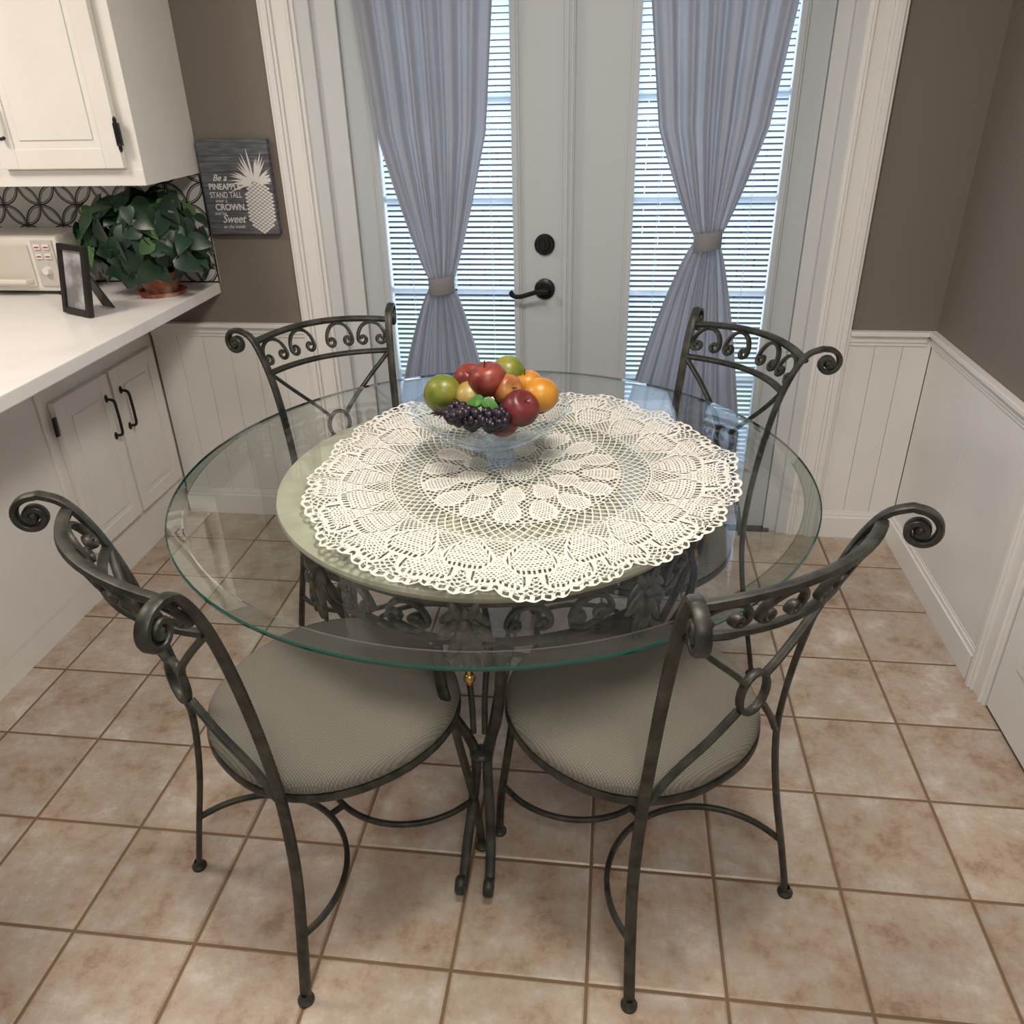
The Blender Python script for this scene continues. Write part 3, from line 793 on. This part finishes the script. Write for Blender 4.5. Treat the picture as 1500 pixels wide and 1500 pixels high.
def fruit(name,x,y,z,r,m,el=1.0,rot=0,dimple=True):
    A=Acc(); V=[];Fq=[];seg,ring=24,16
    M=Matrix.Rotation(rot,4,'Y')@Matrix.Rotation(rot*.6+.2,4,'X')
    for i in range(ring+1):
        ph=math.pi*i/ring
        rr=r*math.sin(ph)*(1+.04*math.cos(ph)); zz=r*el*math.cos(ph)
        if dimple: zz-= r*.28*math.exp(-(ph/.35)**2); zz+= r*.12*math.exp(-((math.pi-ph)/.3)**2)
        for k in range(seg):
            a=2*math.pi*k/seg; V.append(M@Vector((rr*math.cos(a),rr*math.sin(a),zz))+Vector((BX+x,BY+y,BZ+.137+z)))
    for i in range(ring):
        for k in range(seg): j=(k+1)%seg; Fq.append((i*seg+k,(i+1)*seg+k,(i+1)*seg+j,i*seg+j))
    A.add(V,Fq)
    A.obj(name,m,True,F_,ang=180)
    if dimple:
        B=Acc(); p=M@Vector((0,0,r*el*.72))+Vector((BX+x,BY+y,BZ+.137+z)); q=M@Vector((.004,0,r*el*1.1))+Vector((BX+x,BY+y,BZ+.137+z)); B.sweep([p,q],.0015,.0015,smooth=1); B.obj('stem',m_stem,True,F_)
m_stem=mat('fruit_stem',(.08,.05,.02),.8)
fruit('mango',-.108,.0,.022,.042,mG,1.15,.7,False)
fruit('apple_1',-.052,.045,.042,.037,mR,.95,.3)
fruit('apple_2',-.005,-.002,.058,.043,mR,.92,-.2)
fruit('pear_green',.030,.075,.045,.040,mG,1.1,.5,False)
fruit('peach_1',.078,.050,.030,.034,mO,.95,-.3)
fruit('orange',.112,.000,.024,.039,mO,.97,.2,False)
fruit('plum',.072,-.052,.012,.041,mDR,.97,.5)
fruit('nectarine',.038,-.005,.036,.035,mP,.97,.9)
fruit('pear_yellow',-.045,-.008,.018,.036,mY,1.0,.9,False)
fruit('apple_3',-.05,.09,.01,.036,mR,.95,.1)
fruit('apple_4',.10,.065,-.01,.036,mR,.95,.1)
fruit('plum_low',0.03,-.03,-.028,.036,mDR,.97,0,False)
fruit('apple_low',-.045,.02,-.035,.035,mR,.95,0)
fruit('apple_low2',.02,.04,-.035,.035,mDR,.95,0)
A=Acc()
for k in range(150):
    x=random.uniform(-.085,.050); y=-.075+random.uniform(-.045,.03); 
    rad_=math.hypot(x,y)
    if rad_>.135: continue
    zmin=-.085+.085*(rad_/.165)**1.6+.022
    z=random.uniform(zmin,.012)+ .010
    A.ball((BX+x,BY+y,BZ+.137+z),random.uniform(.009,.0115),12,8)
A.obj('grapes',fruitmat('grape_dark',(.006,.006,.015),(.022,.010,.024),20),True,F_)
A=Acc()
for k in range(60):
    a=random.uniform(0,6.28); b_=random.uniform(-.2,1.2); L=random.uniform(.020,.036); c=Vector((BX-.098,BY-.058,BZ+.137-.004))
    d=Vector((math.cos(a)*math.cos(b_),math.sin(a)*math.cos(b_)*.7,math.sin(b_)*.6)); A.sweep([c,c+d*L*.6,c+d*L+Vector((0,0,-.003))],.0028,.0028,sq=False,smooth=2,taper=lambda t:1-.7*t)
A.obj('dried_thistle',mat('thistle',(.05,.032,.028),.8),True,F_)
A=Acc()
for (x,y,z,tx,ty,tz,L) in ((-.01,-.06,.03,-1,-.2,.3,.045),(-.005,-.062,.03,.9,-.4,.1,.04),(-.01,-.055,.032,.2,-.9,.2,.04)):
    leaf(A,Vector((BX+x,BY+y,BZ+.137+z)),Vector((tx*.2,-.5,1)),Vector((tx,ty,tz)),L)
A.obj('green_leaves',mat('fruit_leaf',(.04,.16,.02),.45),True,F_,ang=180)

# ================================================================= LIGHTS
def area(name,loc,rot,size,power,col,sy=None):
    l=bpy.data.lights.new(name,'AREA'); l.energy=power; l.color=col; l.size=size
    if sy: l.shape='RECTANGLE'; l.size_y=sy
    o=bpy.data.objects.new(name,l); o.location=loc; o.rotation_euler=rot; COL.objects.link(o); return o
area('ceiling_light',(-.1,1.2,2.42),(0,0,0),.40,27,(1,.91,.80))
area('kitchen_ceiling_light',(-2.1,1.4,2.42),(0,0,0),.5,24,(1,.89,.79))
area('room_ceiling_light',(.2,-.6,2.42),(math.radians(0),0,0),.7,27,(1,.93,.85))
area('window_daylight',(-.13,D+.5,1.3),(math.radians(-90),0,0),1.7,28,(.78,.88,1),1.6)

W=bpy.data.worlds.new('world'); scn.world=W; W.use_nodes=True; nt=W.node_tree
bg=nt.nodes['Background']; tc=nt.nodes.new('ShaderNodeTexCoord'); sep=nt.nodes.new('ShaderNodeSeparateXYZ')
nt.links.new(tc.outputs['Generated'],sep.inputs[0])
mr=nt.nodes.new('ShaderNodeMapRange'); mr.inputs[1].default_value=-.1; mr.inputs[2].default_value=.25
nt.links.new(sep.outputs['Y'],mr.inputs[0])
mx=nt.nodes.new('ShaderNodeMix'); mx.data_type='RGBA'
mx.inputs[6].default_value=(.34,.325,.31,1); mx.inputs[7].default_value=(1.0,1.22,1.50,1)
nt.links.new(mr.outputs[0],mx.inputs[0]); nt.links.new(mx.outputs[2],bg.inputs['Color']); bg.inputs['Strength'].default_value=1.0

# ================================================================= CAMERA
p,ya,ro=[math.radians(a) for a in (28.2879,7.4493,-1.3230)]
Fw=Vector((-math.sin(ya)*math.cos(p),math.cos(ya)*math.cos(p),-math.sin(p)))
R0=Vector((math.cos(ya),math.sin(ya),0)); U0=R0.cross(Fw)
Rr=R0*math.cos(ro)+U0*math.sin(ro); Uu=-R0*math.sin(ro)+U0*math.cos(ro)
cam=bpy.data.cameras.new('camera'); co=bpy.data.objects.new('camera',cam); COL.objects.link(co)
cam.sensor_fit='HORIZONTAL'; cam.sensor_width=36; cam.lens=36*1187.57/1500; cam.clip_start=.02
co.matrix_world=Matrix(((Rr.x,Uu.x,-Fw.x,0),(Rr.y,Uu.y,-Fw.y,0),(Rr.z,Uu.z,-Fw.z,H),(0,0,0,1)))
scn.camera=co
